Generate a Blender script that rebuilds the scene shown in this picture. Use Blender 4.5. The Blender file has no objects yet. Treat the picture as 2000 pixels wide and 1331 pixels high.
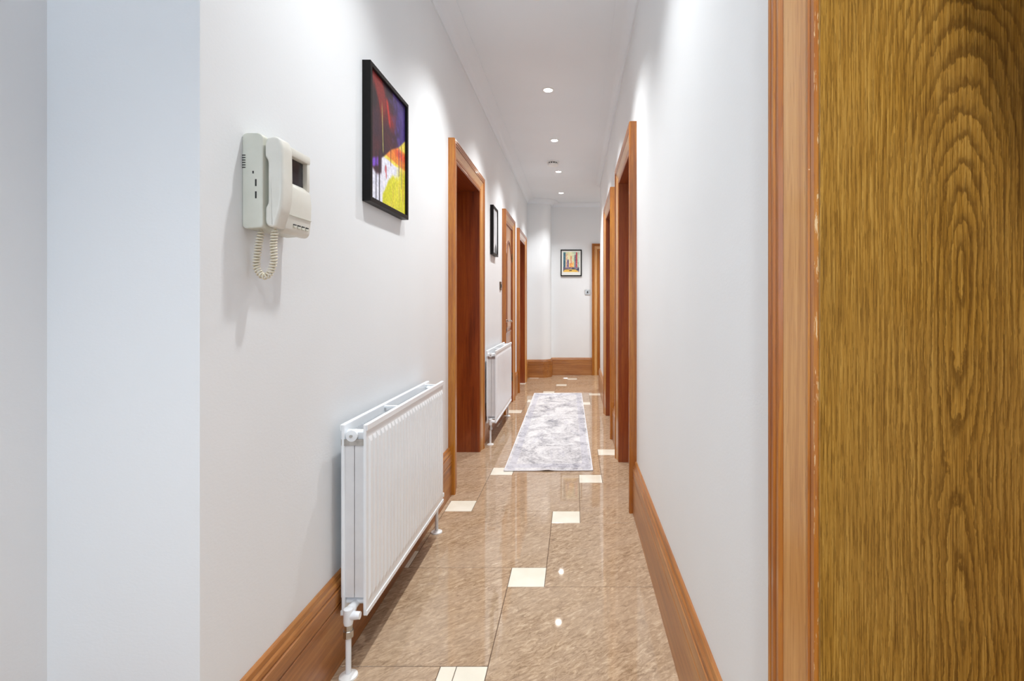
import bpy, bmesh, math, random
from mathutils import Vector, Matrix
random.seed(7)
PI = math.pi
scene = bpy.context.scene
C = scene.collection

# ------------------------------------------------------------------ camera
FPX = 985.0; VPX, VPY = 1124.0, 597.0          # focal length in px and vanishing point, frame 2000 x 1331
CAM_H = 1.14
cam_d = bpy.data.cameras.new('camera'); cam = bpy.data.objects.new('camera', cam_d); C.objects.link(cam)
cam_d.sensor_width = 36.0; cam_d.lens = FPX / 2000.0 * 36.0
cam_d.shift_x = (1000.0 - VPX) / 2000.0
cam_d.shift_y = (VPY - 665.5) / 2000.0
cam_d.clip_start = 0.02
cam.location = (0, 0, CAM_H); cam.rotation_euler = (PI / 2, 0, 0)
scene.camera = cam

# ------------------------------------------------------------------ world, light, exposure
scene.view_settings.view_transform = 'Standard'
scene.view_settings.look = 'None'
scene.view_settings.gamma = 1.0
scene.view_settings.use_curve_mapping = False
scene.view_settings.exposure = 0.47
SPOT_W = 88.0
SPOT_LENS = 40.0
DAY_FILL_W = 24.0
world = bpy.data.worlds.new('World'); scene.world = world; world.use_nodes = True
bg = world.node_tree.nodes['Background']
bg.inputs[0].default_value = (0.72, 0.83, 1.0, 1); bg.inputs[1].default_value = 1.0

# ------------------------------------------------------------------ dimensions (metres; x right, y along the corridor, z up)
XL, XR = -0.765, 0.335           # faces of the corridor walls
WT = 0.25                        # wall thickness
WTR = 0.36                       # the right wall is thicker
Y_NEAR = 1.027                   # where the left wall begins (lobby corner)
XLOB = -1.076                    # lobby left wall
YB = -2.0                        # lobby back wall
Y_END = 8.26                     # end wall
Y_TURN = 6.85                    # right wall stops, corridor turns right
X_REC = 1.6                      # far side of the turn
H_CEIL = 2.81
CAS_T = 2.15                     # top of door casings
CAS_W = 0.12
BB_H = 0.285

# bluish fill daylight from an unseen window added behind the camera
WIN = (-0.85, 0.10, 0.95, 2.25)  # x0, x1, z0, z1 in the back wall
ld = bpy.data.lights.new('added_window_fill', 'AREA'); ld.shape = 'RECTANGLE'; ld.size = 0.95; ld.size_y = 1.3
ld.energy = DAY_FILL_W; ld.color = (0.72, 0.87, 1.0)
lo = bpy.data.objects.new('added_window_fill', ld); C.objects.link(lo)
lo.location = ((WIN[0] + WIN[1]) / 2, YB - 0.24, 1.6); lo.rotation_euler = (PI / 2, 0, 0)

# ------------------------------------------------------------------ material helpers
def lin(c):
    return tuple(((v / 255.0) / 12.92 if v / 255.0 <= 0.04045 else ((v / 255.0 + 0.055) / 1.055) ** 2.4) for v in c)
def rgba(c): return (*lin(c), 1)

def newmat(name, col=(200, 200, 200), rough=0.5, metal=0.0, spec=0.5):
    m = bpy.data.materials.new(name); m.use_nodes = True
    b = m.node_tree.nodes['Principled BSDF']
    b.inputs['Base Color'].default_value = rgba(col)
    b.inputs['Roughness'].default_value = rough
    b.inputs['Metallic'].default_value = metal
    b.inputs['Specular IOR Level'].default_value = spec
    return m, m.node_tree.nodes, m.node_tree.links, b

def node(N, t, **kw):
    n = N.new(t)
    for k, v in kw.items(): setattr(n, k, v)
    return n
def math_(N, L, op, a, b=None, c=None):
    n = N.new('ShaderNodeMath'); n.operation = op
    for i, v in enumerate((a, b, c)):
        if v is None: continue
        if isinstance(v, (int, float)): n.inputs[i].default_value = v
        else: L.new(v, n.inputs[i])
    return n.outputs[0]
def ramp(N, L, fac, stops, interp='LINEAR'):
    r = N.new('ShaderNodeValToRGB'); r.color_ramp.interpolation = interp
    e = r.color_ramp.elements
    while len(e) < len(stops): e.new(0.5)
    for i, (p, c) in enumerate(stops):
        e[i].position = p; e[i].color = rgba(c)
    L.new(fac, r.inputs[0]); return r.outputs[0]
def noise(N, L, vec, scale, detail=4, rough=0.55, dist=0.0):
    n = N.new('ShaderNodeTexNoise'); n.inputs['Scale'].default_value = scale
    n.inputs['Detail'].default_value = detail; n.inputs['Roughness'].default_value = rough
    n.inputs['Distortion'].default_value = dist
    if vec is not None: L.new(vec, n.inputs['Vector'])
    return n.outputs[0]
def mapping(N, L, vec, scale=(1, 1, 1), loc=(0, 0, 0), rot=(0, 0, 0)):
    mp = N.new('ShaderNodeMapping'); mp.inputs['Scale'].default_value = scale
    mp.inputs['Location'].default_value = loc; mp.inputs['Rotation'].default_value = rot
    L.new(vec, mp.inputs['Vector']); return mp.outputs[0]
def objco(N): return N.new('ShaderNodeTexCoord').outputs['Object']
def bump(N, L, b, h, strength, dist=0.002):
    n = N.new('ShaderNodeBump'); n.inputs['Strength'].default_value = strength; n.inputs['Distance'].default_value = dist
    L.new(h, n.inputs['Height']); L.new(n.outputs[0], b.inputs['Normal'])
def mixc(N, L, fac, a, b):
    n = N.new('ShaderNodeMix'); n.data_type = 'RGBA'
    if isinstance(fac, (int, float)): n.inputs[0].default_value = fac
    else: L.new(fac, n.inputs[0])
    for i, v in ((6, a), (7, b)):
        if isinstance(v, tuple): n.inputs[i].default_value = rgba(v)
        else: L.new(v, n.inputs[i])
    return n.outputs[2]

def wall_mat(name, col):
    m, N, L, b = newmat(name, col, 0.55, spec=0.3)
    co = objco(N)
    n1 = noise(N, L, mapping(N, L, co, (14, 14, 22)), 8, 5)
    n2 = noise(N, L, co, 1.3, 2)
    c = ramp(N, L, n2, [(0.3, tuple(v - 4 for v in col)), (0.7, col)])
    L.new(c, b.inputs['Base Color'])
    bump(N, L, b, n1, 0.12, 0.002)
    return m
M_WALL = wall_mat('wall_paint', (238, 240, 242))
M_CEIL = wall_mat('ceiling_paint', (238, 243, 248))
M_COVE = wall_mat('coving_paint', (238, 243, 248))

def wood_mat(name, light, mid, dark, axis='z', rough=0.28, scale=1.0, coat=0.6):
    """stained oak: long streaks along one axis, open pores, some broad tone shift"""
    m, N, L, b = newmat(name, mid, rough + 0.1)
    b.inputs['Coat Weight'].default_value = coat; b.inputs['Coat Roughness'].default_value = 0.14 if coat > 0.5 else 0.3; b.inputs['Coat IOR'].default_value = 1.55
    co = objco(N)
    info = N.new('ShaderNodeObjectInfo')
    add = N.new('ShaderNodeVectorMath'); add.operation = 'ADD'
    comb = N.new('ShaderNodeCombineXYZ')
    r = math_(N, L, 'MULTIPLY', info.outputs['Random'], 7.0)
    for i in range(3): L.new(r, comb.inputs[i])
    L.new(co, add.inputs[0]); L.new(comb.outputs[0], add.inputs[1])
    v = add.outputs[0]
    def sc(across, along):
        return tuple(along if a == axis else across for a in 'xyz')
    broad = noise(N, L, mapping(N, L, v, sc(7 * scale, 0.7 * scale)), 1.0, 4, 0.6, 0.6)
    fine = noise(N, L, mapping(N, L, v, sc(70 * scale, 2.2 * scale)), 1.0, 5, 0.65, 0.5)
    pore = noise(N, L, mapping(N, L, v, sc(330 * scale, 14 * scale)), 1.0, 2, 0.5)
    f = math_(N, L, 'ADD', math_(N, L, 'MULTIPLY', broad, 0.55), math_(N, L, 'MULTIPLY', fine, 0.5))
    c = ramp(N, L, f, [(0.36, dark), (0.52, mid), (0.68, light)])
    p = math_(N, L, 'GREATER_THAN', pore, 0.60)
    c2 = mixc(N, L, math_(N, L, 'MULTIPLY', p, 0.35), c, dark)
    L.new(c2, b.inputs['Base Color'])
    bump(N, L, b, math_(N, L, 'SUBTRACT', fine, math_(N, L, 'MULTIPLY', p, 0.4)), 0.10, 0.001)
    return m
CAS_COL = ((198, 132, 40), (174, 100, 20), (132, 64, 8))
LIN_COL = ((166, 88, 30), (144, 64, 16), (108, 42, 8))
BB_COL = ((190, 134, 72), (166, 104, 46), (124, 72, 28))
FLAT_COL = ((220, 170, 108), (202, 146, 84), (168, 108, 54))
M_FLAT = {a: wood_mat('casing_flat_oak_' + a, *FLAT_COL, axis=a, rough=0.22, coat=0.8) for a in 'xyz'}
M_CAS = {a: wood_mat('casing_oak_' + a, *CAS_COL, axis=a, rough=0.25) for a in 'xyz'}
M_LIN = {a: wood_mat('lining_oak_' + a, *LIN_COL, axis=a, rough=0.3) for a in 'xyz'}
M_BB = {a: wood_mat('baseboard_oak_' + a, *BB_COL, axis=a, rough=0.3, coat=0.35) for a in 'xy'}
M_DOOR = wood_mat('door_oak', (200, 140, 70), (178, 110, 44), (130, 70, 22), axis='z', rough=0.28)
M_DMOULD = wood_mat('door_moulding_oak', (150, 86, 34), (128, 66, 22), (90, 42, 12), axis='z', rough=0.3)

def veneer_mat():
    """golden brown oak veneer with a tall cathedral figure"""
    m, N, L, b = newmat('oak_veneer', (150, 108, 40), 0.30)
    co = objco(N)
    sep = N.new('ShaderNodeSeparateXYZ'); L.new(co, sep.inputs[0])
    wob = noise(N, L, mapping(N, L, co, (7, 7, 3.5)), 1.0, 2, 0.5)
    sway = noise(N, L, mapping(N, L, co, (2, 2, 2.6), loc=(3, 0, 1)), 1.0, 2, 0.5)
    jag = noise(N, L, mapping(N, L, co, (150, 150, 55)), 1.0, 3, 0.6)
    x = math_(N, L, 'SUBTRACT', sep.outputs[0], 0.167)
    x = math_(N, L, 'ADD', x, math_(N, L, 'MULTIPLY', math_(N, L, 'SUBTRACT', sway, 0.5), 0.05))
    def rings_at(zc, up, down):
        z = math_(N, L, 'SUBTRACT', sep.outputs[2], zc)
        zz = math_(N, L, 'ADD', math_(N, L, 'MULTIPLY', math_(N, L, 'MAXIMUM', z, 0.0), 1 / up), math_(N, L, 'MULTIPLY', math_(N, L, 'MINIMUM', z, 0.0), 1 / down))
        ex = math_(N, L, 'POWER', math_(N, L, 'MULTIPLY', math_(N, L, 'ABSOLUTE', x), 1 / 0.0088), 2)
        return math_(N, L, 'SQRT', math_(N, L, 'ADD', ex, math_(N, L, 'POWER', math_(N, L, 'ABSOLUTE', zz), 2)))
    rr = math_(N, L, 'MINIMUM', rings_at(1.20, 0.036, 0.075), math_(N, L, 'ADD', rings_at(0.70, 0.07, 0.06), 0.4))
    rr = math_(N, L, 'ADD', rr, math_(N, L, 'MULTIPLY', wob, 3.4))
    rr = math_(N, L, 'ADD', rr, math_(N, L, 'MULTIPLY', jag, 0.95))
    ph = math_(N, L, 'FRACT', rr)
    ringl = ramp(N, L, ph, [(0.0, (10, 10, 10)), (0.16, (90, 90, 90)), (0.38, (215, 215, 215)), (0.90, (255, 255, 255)), (1.0, (10, 10, 10))])
    near = math_(N, L, 'SUBTRACT', 1.0, math_(N, L, 'MULTIPLY', math_(N, L, 'MINIMUM', math_(N, L, 'MULTIPLY', math_(N, L, 'ABSOLUTE', x), 1 / 0.15), 1.0), 0.75))
    streak = noise(N, L, mapping(N, L, co, (430, 430, 9)), 1.0, 4, 0.65)
    pore = noise(N, L, mapping(N, L, co, (780, 780, 40)), 1.0, 2, 0.5)
    patch = noise(N, L, mapping(N, L, co, (5, 5, 2.5)), 1.0, 3, 0.5)
    base = ramp(N, L, streak, [(0.30, (112, 74, 18)), (0.48, (168, 120, 38)), (0.68, (202, 156, 72))])
    tone = mixc(N, L, ramp(N, L, patch, [(0.35, (0, 0, 0)), (0.7, (150, 150, 150))]), base, (176, 138, 78))
    rb = N.new('ShaderNodeRGBToBW'); L.new(ringl, rb.inputs[0])
    dk = math_(N, L, 'MULTIPLY', math_(N, L, 'SUBTRACT', 1.0, rb.outputs[0]), math_(N, L, 'MULTIPLY', near, 0.72))
    c = mixc(N, L, dk, tone, (88, 56, 18))
    p = math_(N, L, 'GREATER_THAN', pore, 0.57)
    c = mixc(N, L, math_(N, L, 'MULTIPLY', p, 0.4), c, (84, 52, 14))
    L.new(c, b.inputs['Base Color'])
    bump(N, L, b, streak, 0.12, 0.001)
    return m
M_VENEER = veneer_mat()

def chipped_casing():
    """the near casing: same stain with pale chips knocked out of the inner bead's edge"""
    m = M_CAS['z'].copy(); m.name = 'casing_oak_chipped'
    N, L = m.node_tree.nodes, m.node_tree.links
    b = N['Principled BSDF']
    src = b.inputs['Base Color'].links[0].from_socket
    co = objco(N); sep = N.new('ShaderNodeSeparateXYZ'); L.new(co, sep.inputs[0])
    edge = math_(N, L, 'LESS_THAN', sep.outputs[1], 0.8985)
    n = noise(N, L, mapping(N, L, co, (260, 260, 22)), 1.0, 4, 0.65)
    wear = math_(N, L, 'GREATER_THAN', n, 0.60)
    n2 = noise(N, L, mapping(N, L, co, (120, 120, 120)), 1.0, 2, 0.5)
    spots = math_(N, L, 'GREATER_THAN', n2, 0.80)
    k = math_(N, L, 'MAXIMUM', math_(N, L, 'MULTIPLY', edge, wear), math_(N, L, 'MULTIPLY', spots, 0.7))
    L.new(mixc(N, L, k, src, (226, 190, 140)), b.inputs['Base Color'])
    return m
M_CHIP = chipped_casing()

def tile_mat():
    m, N, L, b = newmat('brown_marble', (172, 132, 100), 0.04, spec=0.75)
    co = objco(N); info = N.new('ShaderNodeObjectInfo')
    comb = N.new('ShaderNodeCombineXYZ')
    r = math_(N, L, 'MULTIPLY', info.outputs['Random'], 9.0)
    L.new(r, comb.inputs[0]); L.new(r, comb.inputs[1]); L.new(r, comb.inputs[2])
    add = N.new('ShaderNodeVectorMath'); add.operation = 'ADD'
    L.new(co, add.inputs[0]); L.new(comb.outputs[0], add.inputs[1])
    v = mapping(N, L, add.outputs[0], (1, 1, 1), rot=(0, 0, math.radians(-38)))
    vs = mapping(N, L, v, (12, 36, 20))
    fleck = noise(N, L, vs, 2.0, 7, 0.76, 1.0)
    cloud = noise(N, L, mapping(N, L, v, (2.5, 5, 4)), 1.0, 4, 0.6)
    vein = noise(N, L, mapping(N, L, v, (9, 30, 10), loc=(5, 2, 0)), 1.8, 5, 0.62, 2.2)
    base = ramp(N, L, fleck, [(0.27, (106, 84, 64)), (0.43, (156, 129, 102)), (0.57, (188, 161, 132)), (0.73, (226, 206, 178))])
    c = mixc(N, L, ramp(N, L, cloud, [(0.35, (0, 0, 0)), (0.65, (165, 165, 165))]), base, (194, 172, 150))
    vm = ramp(N, L, vein, [(0.60, (0, 0, 0)), (0.66, (170, 170, 170)), (0.72, (0, 0, 0))])
    c = mixc(N, L, vm, c, (220, 190, 156))
    L.new(c, b.inputs['Base Color'])
    return m
M_TILE = tile_mat()
def cream_tile_mat():
    m, N, L, b = newmat('cream_tile', (238, 232, 216), 0.08)
    n = noise(N, L, objco(N), 6, 4)
    L.new(ramp(N, L, n, [(0.3, (230, 222, 204)), (0.7, (243, 238, 224))]), b.inputs['Base Color'])
    return m
M_CREAM = cream_tile_mat()
def simple_noise(name, a, b_, rough, scale=30, metal=0.0, spec=0.5):
    m, N, L, b = newmat(name, a, rough, metal, spec)
    n = noise(N, L, objco(N), scale, 3)
    L.new(ramp(N, L, n, [(0.35, a), (0.65, b_)]), b.inputs['Base Color'])
    return m
M_GROUT = simple_noise('dark_grout', (74, 56, 42), (96, 74, 58), 0.8)
M_RAD = simple_noise('radiator_enamel', (244, 248, 252), (247, 250, 253), 0.25, 12)
M_RADIN = simple_noise('convector_enamel', (226, 226, 228), (234, 234, 235), 0.35, 12)
M_STEEL = simple_noise('brushed_steel', (178, 176, 172), (205, 203, 200), 0.28, 60, 1.0)
M_CHROME = simple_noise('chrome', (205, 205, 205), (220, 220, 220), 0.12, 60, 1.0)
M_BRASSD = simple_noise('old_bronze', (92, 74, 56), (118, 98, 74), 0.35, 40, 0.8)
M_PLAST = simple_noise('ivory_plastic', (228, 226, 216), (233, 231, 222), 0.32, 20)
M_PLASTB = simple_noise('aged_ivory_plastic', (216, 217, 204), (222, 222, 210), 0.38, 20)
M_CORD = simple_noise('cream_cord', (228, 219, 196), (236, 228, 208), 0.4, 60)
M_DARK = simple_noise('dark_recess', (28, 27, 26), (38, 36, 34), 0.6, 60)
M_BLACK = simple_noise('black_frame', (6, 4, 4), (13, 9, 9), 0.42, 50, spec=0.22)
M_WHITE = simple_noise('white_plastic', (238, 238, 236), (243, 243, 241), 0.3, 30)
M_MAT = simple_noise('white_mount', (236, 236, 232), (242, 242, 238), 0.7, 80)
M_SCREEN = simple_noise('intercom_screen', (44, 42, 46), (64, 62, 66), 0.12, 5)
M_FRAMEW = simple_noise('painted_window_frame', (236, 236, 234), (242, 242, 240), 0.35, 30)

def emis_mat(name, col, s):
    m = bpy.data.materials.new(name); m.use_nodes = True
    N, L = m.node_tree.nodes, m.node_tree.links
    b = N['Principled BSDF']
    b.inputs['Base Color'].default_value = (1, 1, 1, 1)
    b.inputs['Emission Color'].default_value = rgba(col); b.inputs['Emission Strength'].default_value = s
    return m
M_LENS = emis_mat('lamp_lens', (255, 250, 242), SPOT_LENS)

def pane_mat():
    m = bpy.data.materials.new('window_glass'); m.use_nodes = True
    N, L = m.node_tree.nodes, m.node_tree.links
    N.remove(N['Principled BSDF'])
    t = N.new('ShaderNodeBsdfTransparent'); t.inputs[0].default_value = (0.96, 0.98, 1, 1)
    g = N.new('ShaderNodeBsdfGlossy'); g.inputs['Roughness'].default_value = 0.03
    fr = N.new('ShaderNodeFresnel'); mx = N.new('ShaderNodeMixShader')
    L.new(fr.outputs[0], mx.inputs[0]); L.new(t.outputs[0], mx.inputs[1]); L.new(g.outputs[0], mx.inputs[2])
    L.new(mx.outputs[0], N['Material Output'].inputs[0])
    return m
M_PANE = pane_mat()
def print_mat(name, rough=0.45):
    m, N, L, b = newmat(name, (255, 255, 255), rough)
    a = N.new('ShaderNodeAttribute'); a.attribute_name = 'paint'
    n = noise(N, L, objco(N), 220, 3)
    L.new(a.outputs['Color'], b.inputs['Base Color'])
    bump(N, L, b, n, 0.1, 0.0006)
    return m

# ------------------------------------------------------------------ mesh helpers
def emit(name, verts, faces, mat, parent=None, smooth=False, kind=None, autosmooth=None, flip=True):
    """one mesh object from world-space vertices; origin at the parent's base when there is one"""
    me = bpy.data.meshes.new(name)
    off = Vector((0, 0, 0))
    if parent is not None:
        off = Vector(parent.location)
    me.from_pydata([tuple(Vector(v) - off) for v in verts], [], faces)
    bm = bmesh.new(); bm.from_mesh(me)
    if flip: bmesh.ops.recalc_face_normals(bm, faces=bm.faces)
    bm.to_mesh(me); bm.free()
    me.materials.append(mat)
    if smooth:
        me.shade_smooth()
        if autosmooth is not None: me.set_sharp_from_angle(angle=math.radians(autosmooth))
    o = bpy.data.objects.new(name, me); C.objects.link(o)
    if parent is not None: o.parent = parent
    if kind: o['kind'] = kind
    return o
BASES = {}
def child(parent, name, verts, faces, mat, **kw):
    """a part: verts in world space, stored relative to the thing's base point"""
    base = BASES[parent.name]
    vv = [tuple(Vector(v) - base) for v in verts]
    o = emit(name, vv, faces, mat, None, **kw)
    o.parent = parent
    BASES[o.name] = base
    return o
def thing(name, label, cat, loc, group=None, kind=None):
    o = bpy.data.objects.new(name, None); C.objects.link(o); o.location = loc
    o.empty_display_size = 0.05
    if label: o['label'] = label
    if cat: o['category'] = cat
    if group: o['group'] = group
    if kind: o['kind'] = kind
    BASES[o.name] = Vector(loc)
    return o
def box(x0, x1, y0, y1, z0, z1):
    v = [(x, y, z) for z in (z0, z1) for y in (y0, y1) for x in (x0, x1)]
    f = [(0, 2, 3, 1), (4, 5, 7, 6), (0, 1, 5, 4), (2, 6, 7, 3), (0, 4, 6, 2), (1, 3, 7, 5)]
    return v, f
def join(*parts):
    V, F = [], []
    for v, f in parts:
        o = len(V); V += list(v); F += [tuple(i + o for i in q) for q in f]
    return V, F
def bevbox(x0, x1, y0, y1, z0, z1, r=0.004, seg=2):
    v, f = box(x0, x1, y0, y1, z0, z1)
    me = bpy.data.meshes.new('t'); me.from_pydata(v, [], f)
    bm = bmesh.new(); bm.from_mesh(me)
    bmesh.ops.recalc_face_normals(bm, faces=bm.faces)
    bmesh.ops.bevel(bm, geom=list(bm.edges), offset=r, segments=seg, affect='EDGES', profile=0.5)
    V = [tuple(q.co) for q in bm.verts]; bm.verts.index_update()
    F = [tuple(q.index for q in fc.verts) for fc in bm.faces]
    bm.free(); bpy.data.meshes.remove(me)
    return V, F
def rings(rl, cap0=True, cap1=True, closed=True):
    """skin a list of equal-length rings"""
    n = len(rl[0]); V = [p for r in rl for p in r]; F = []
    for i in range(len(rl) - 1):
        for j in range(n if closed else n - 1):
            k = (j + 1) % n
            F.append((i * n + j, i * n + k, (i + 1) * n + k, (i + 1) * n + j))
    if cap0: F.append(tuple(reversed(range(n))))
    if cap1: F.append(tuple(range((len(rl) - 1) * n, len(rl) * n)))
    return V, F
def cyl(p0, p1, r0, r1=None, seg=20):
    r1 = r0 if r1 is None else r1
    return lathe(p0, p1, [(0, r0), (1, r1)], seg)
def lathe(p0, p1, prof, seg=24):
    """prof: (t along p0-p1, radius)"""
    p0, p1 = Vector(p0), Vector(p1); d = (p1 - p0)
    a = d.normalized(); u = a.orthogonal().normalized(); w = a.cross(u)
    rl = []
    for t, r in prof:
        c = p0 + d * t
        rl.append([tuple(c + (u * math.cos(2 * PI * k / seg) + w * math.sin(2 * PI * k / seg)) * max(r, 1e-4)) for k in range(seg)])
    return rings(rl)
def tube(pts, r, seg=8):
    pts = [Vector(p) for p in pts]; rl = []
    t0 = (pts[1] - pts[0]).normalized(); u = t0.orthogonal().normalized()
    for i, p in enumerate(pts):
        t = (pts[min(i + 1, len(pts) - 1)] - pts[max(i - 1, 0)]).normalized()
        u = (u - t * u.dot(t)).normalized(); w = t.cross(u)
        rl.append([tuple(p + (u * math.cos(2 * PI * k / seg) + w * math.sin(2 * PI * k / seg)) * r) for k in range(seg)])
    return rings(rl)
def plan_sweep(prof, pts, z0=0.0):
    """sweep a closed (p, t) profile along a plan polyline with mitres; p grows to the RIGHT of the direction of travel"""
    P = [Vector(q) for q in pts]; rl = []
    for i, p in enumerate(P):
        ds = []
        if i > 0: ds.append((P[i] - P[i - 1]).normalized())
        if i < len(P) - 1: ds.append((P[i + 1] - P[i]).normalized())
        nr = [Vector((d.y, -d.x)) for d in ds]
        if len(nr) == 2:
            m = (nr[0] + nr[1]).normalized(); m = m / max(0.2, m.dot(nr[0]))
        else: m = nr[0]
        rl.append([(p.x + m.x * a, p.y + m.y * a, z0 + t) for a, t in prof])
    return rings(rl)
# wall frames: (s along the wall, t up, p out of the wall) -> world
def W_left(s, t, p): return (XL + p, s, t)
def W_right(s, t, p): return (XR - p, s, t)
def W_end(s, t, p): return (s, Y_END - p, t)
def W_back(s, t, p): return (s, YB + p, t)
def wbox(W, s0, s1, t0, t1, p0, p1, bev=0.0, seg=2):
    v, f = bevbox(s0, s1, p0, p1, t0, t1, bev, seg) if bev else box(s0, s1, p0, p1, t0, t1)
    return [W(a, c, b) for a, b, c in v], f
def wmap(W, vf):
    v, f = vf; return [W(a, c, b) for a, b, c in v], f

# ================================================================== STRUCTURE
# ---- floor: grout bed + every tile of the pinwheel pattern
FX0, FX1, FY0, FY1 = XLOB, X_REC, YB, Y_END
TT = 0.012
floor = emit('floor', *box(FX0 - 0.2, FX1 + 0.2, FY0 - 0.2, FY1 + 0.2, -0.15, -0.0012), M_GROUT, kind='structure')
BASES['floor'] = Vector((0, 0, 0))
GAP = 0.0011
def tile(x0, x1, y0, y1, mat, name):
    x0, x1, y0, y1 = max(x0, FX0), min(x1, FX1), max(y0, FY0), min(y1, FY1)
    if x1 - x0 < 0.012 or y1 - y0 < 0.012: return
    # leave out pieces that lie wholly under solid wall
    if x1 < XL - WT and y0 > Y_NEAR + 0.1: return
    if x0 > XR + WTR and Y_TURN - 0.4 > y1: return
    x0 += GAP; x1 -= GAP; y0 += GAP; y1 -= GAP
    e = 0.0010
    rl = [[(x0, y0, -TT), (x1, y0, -TT), (x1, y1, -TT), (x0, y1, -TT)],
          [(x0, y0, -e), (x1, y0, -e), (x1, y1, -e), (x0, y1, -e)],
          [(x0 + e, y0 + e, 0), (x1 - e, y0 + e, 0), (x1 - e, y1 - e, 0), (x0 + e, y1 - e, 0)]]
    cx, cy = (x0 + x1) / 2, (y0 + y1) / 2
    v, f = rings(rl)
    o = emit(name, [(a - cx, b - cy, c) for a, b, c in v], f, mat)
    o.location = (cx, cy, 0); o.parent = floor
A_, B_ = 0.60, 0.15
P0X, P0Y = 0.024, 2.792
for i in range(-14, 16):
    for j in range(-6, 8):
        px = P0X + B_ * i - A_ * j; py = P0Y + A_ * i + B_ * j     # far right corner of a cream inset
        if i == -2 and j == 0:                                     # this inset is cracked into two pieces
            xm = px - B_ * 0.66
            tile(px - B_, xm, py - B_, py, M_CREAM, 'inset_tile'); tile(xm, px, py - B_, py, M_CREAM, 'inset_tile')
        else:
            tile(px - B_, px, py - B_, py, M_CREAM, 'inset_tile')
        tile(px, px + A_, py - B_, py - B_ + A_, M_TILE, 'floor_tile')

# ---- ceiling
ceiling = emit('ceiling', *box(XLOB - 0.2, X_REC + 0.2, YB - 0.2, Y_END + 0.2, H_CEIL, H_CEIL + 0.15), M_CEIL, kind='structure')

# ---- doors' places on each wall: (outer near edge, outer far edge)
D_LEFT = [(3.03, 4.04), (5.25, 6.08), (6.55, 7.53)]
D_RIGHT = [(-0.24, 0.774), (2.76, 3.79), (4.29, 5.33)]
D_END = [(0.268, 1.28)]
IN = CAS_W - 0.022
def wall_boxes(s_lo, s_hi, doors, mk):
    parts = []; s = s_lo
    for a, b in doors:
        parts.append(mk(s, a + IN, 0, H_CEIL)); parts.append(mk(a + IN, b - IN, CAS_T - IN, H_CEIL)); s = b - IN
    parts.append(mk(s, s_hi, 0, H_CEIL))
    return join(*parts)
v, f = wall_boxes(Y_NEAR + 0.0, Y_END, D_LEFT, lambda a, b, c, d: box(XL - WT, XL, a, b, c, d))
v2, f2 = box(XLOB - 0.2, XL - WT, Y_NEAR, Y_NEAR + 0.2, 0, H_CEIL)
wall_left = emit('wall_left', *join((v, f), (v2, f2)), M_WALL, kind='structure')
emit('wall_lobby_left', *box(XLOB - 0.2, XLOB, YB, Y_NEAR, 0, H_CEIL), M_WALL, kind='structure')
emit('wall_right', *wall_boxes(YB, Y_TURN, D_RIGHT, lambda a, b, c, d: box(XR, XR + WTR, a, b, c, d)), M_WALL, kind='structure')
emit('wall_end', *wall_boxes(XL - WT, X_REC, D_END, lambda a, b, c, d: box(a, b, Y_END, Y_END + 0.2, c, d)), M_WALL, kind='structure')
emit('wall_turn_near', *box(XR + WTR, X_REC, Y_TURN - 0.2, Y_TURN, 0, H_CEIL), M_WALL, kind='structure')
emit('wall_turn_far', *box(X_REC, X_REC + 0.2, Y_TURN - 0.2, Y_END + 0.2, 0, H_CEIL), M_WALL, kind='structure')
x0, x1, z0, z1 = WIN
emit('wall_back', *join(box(XLOB - 0.2, x0, YB - 0.2, YB, 0, H_CEIL), box(x1, XR + WTR, YB - 0.2, YB, 0, H_CEIL),
     box(x0, x1, YB - 0.2, YB, 0, z0), box(x0, x1, YB - 0.2, YB, z1, H_CEIL)), M_WALL, kind='structure')
# unseen lobby window, added to carry the fill daylight
win = thing('unseen_window_1', 'unseen white framed sash window added in the lobby wall', None, (x0, YB, z0), kind='structure')
fr = [box(x0, x0 + 0.06, YB - 0.14, YB - 0.07, z0, z1), box(x1 - 0.06, x1, YB - 0.14, YB - 0.07, z0, z1),
      box(x0 + 0.06, x1 - 0.06, YB - 0.14, YB - 0.07, z0, z0 + 0.07), box(x0 + 0.06, x1 - 0.06, YB - 0.14, YB - 0.07, z1 - 0.06, z1),
      box(x0 + 0.06, x1 - 0.06, YB - 0.13, YB - 0.08, (z0 + z1) / 2 - 0.025, (z0 + z1) / 2 + 0.025)]
child(win, 'window_frame', *join(*fr), M_FRAMEW)
child(win, 'window_sill', *bevbox(x0 - 0.05, x1 + 0.05, YB, YB + 0.06, z0 - 0.04, z0, 0.006), M_FRAMEW)
for a, b in ((z0 + 0.07, (z0 + z1) / 2 - 0.025), ((z0 + z1) / 2 + 0.025, z1 - 0.06)):
    child(win, 'pane', *box(x0 + 0.06, x1 - 0.06, YB - 0.108, YB - 0.104, a, b), M_PANE)

# ---- rounded pier in the far left corner
CX0, CX1, CY = XL, -0.396, 7.96
RAD = 0.145
pl = [(CX0, CY)] + [(CX1 - RAD + RAD * math.sin(a), CY + RAD - RAD * math.cos(a)) for a in [k * PI / 2 / 10 for k in range(11)]] + [(CX1, Y_END), (CX0, Y_END)]
emit('wall_pier', *rings([[(a, b, 0) for a, b in pl], [(a, b, H_CEIL) for a, b in pl]]), M_WALL, kind='structure', smooth=True, autosmooth=30)
corner_path = [(XL, 7.53)] + pl[:-1] + [(D_END[0][0], Y_END)]

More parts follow.
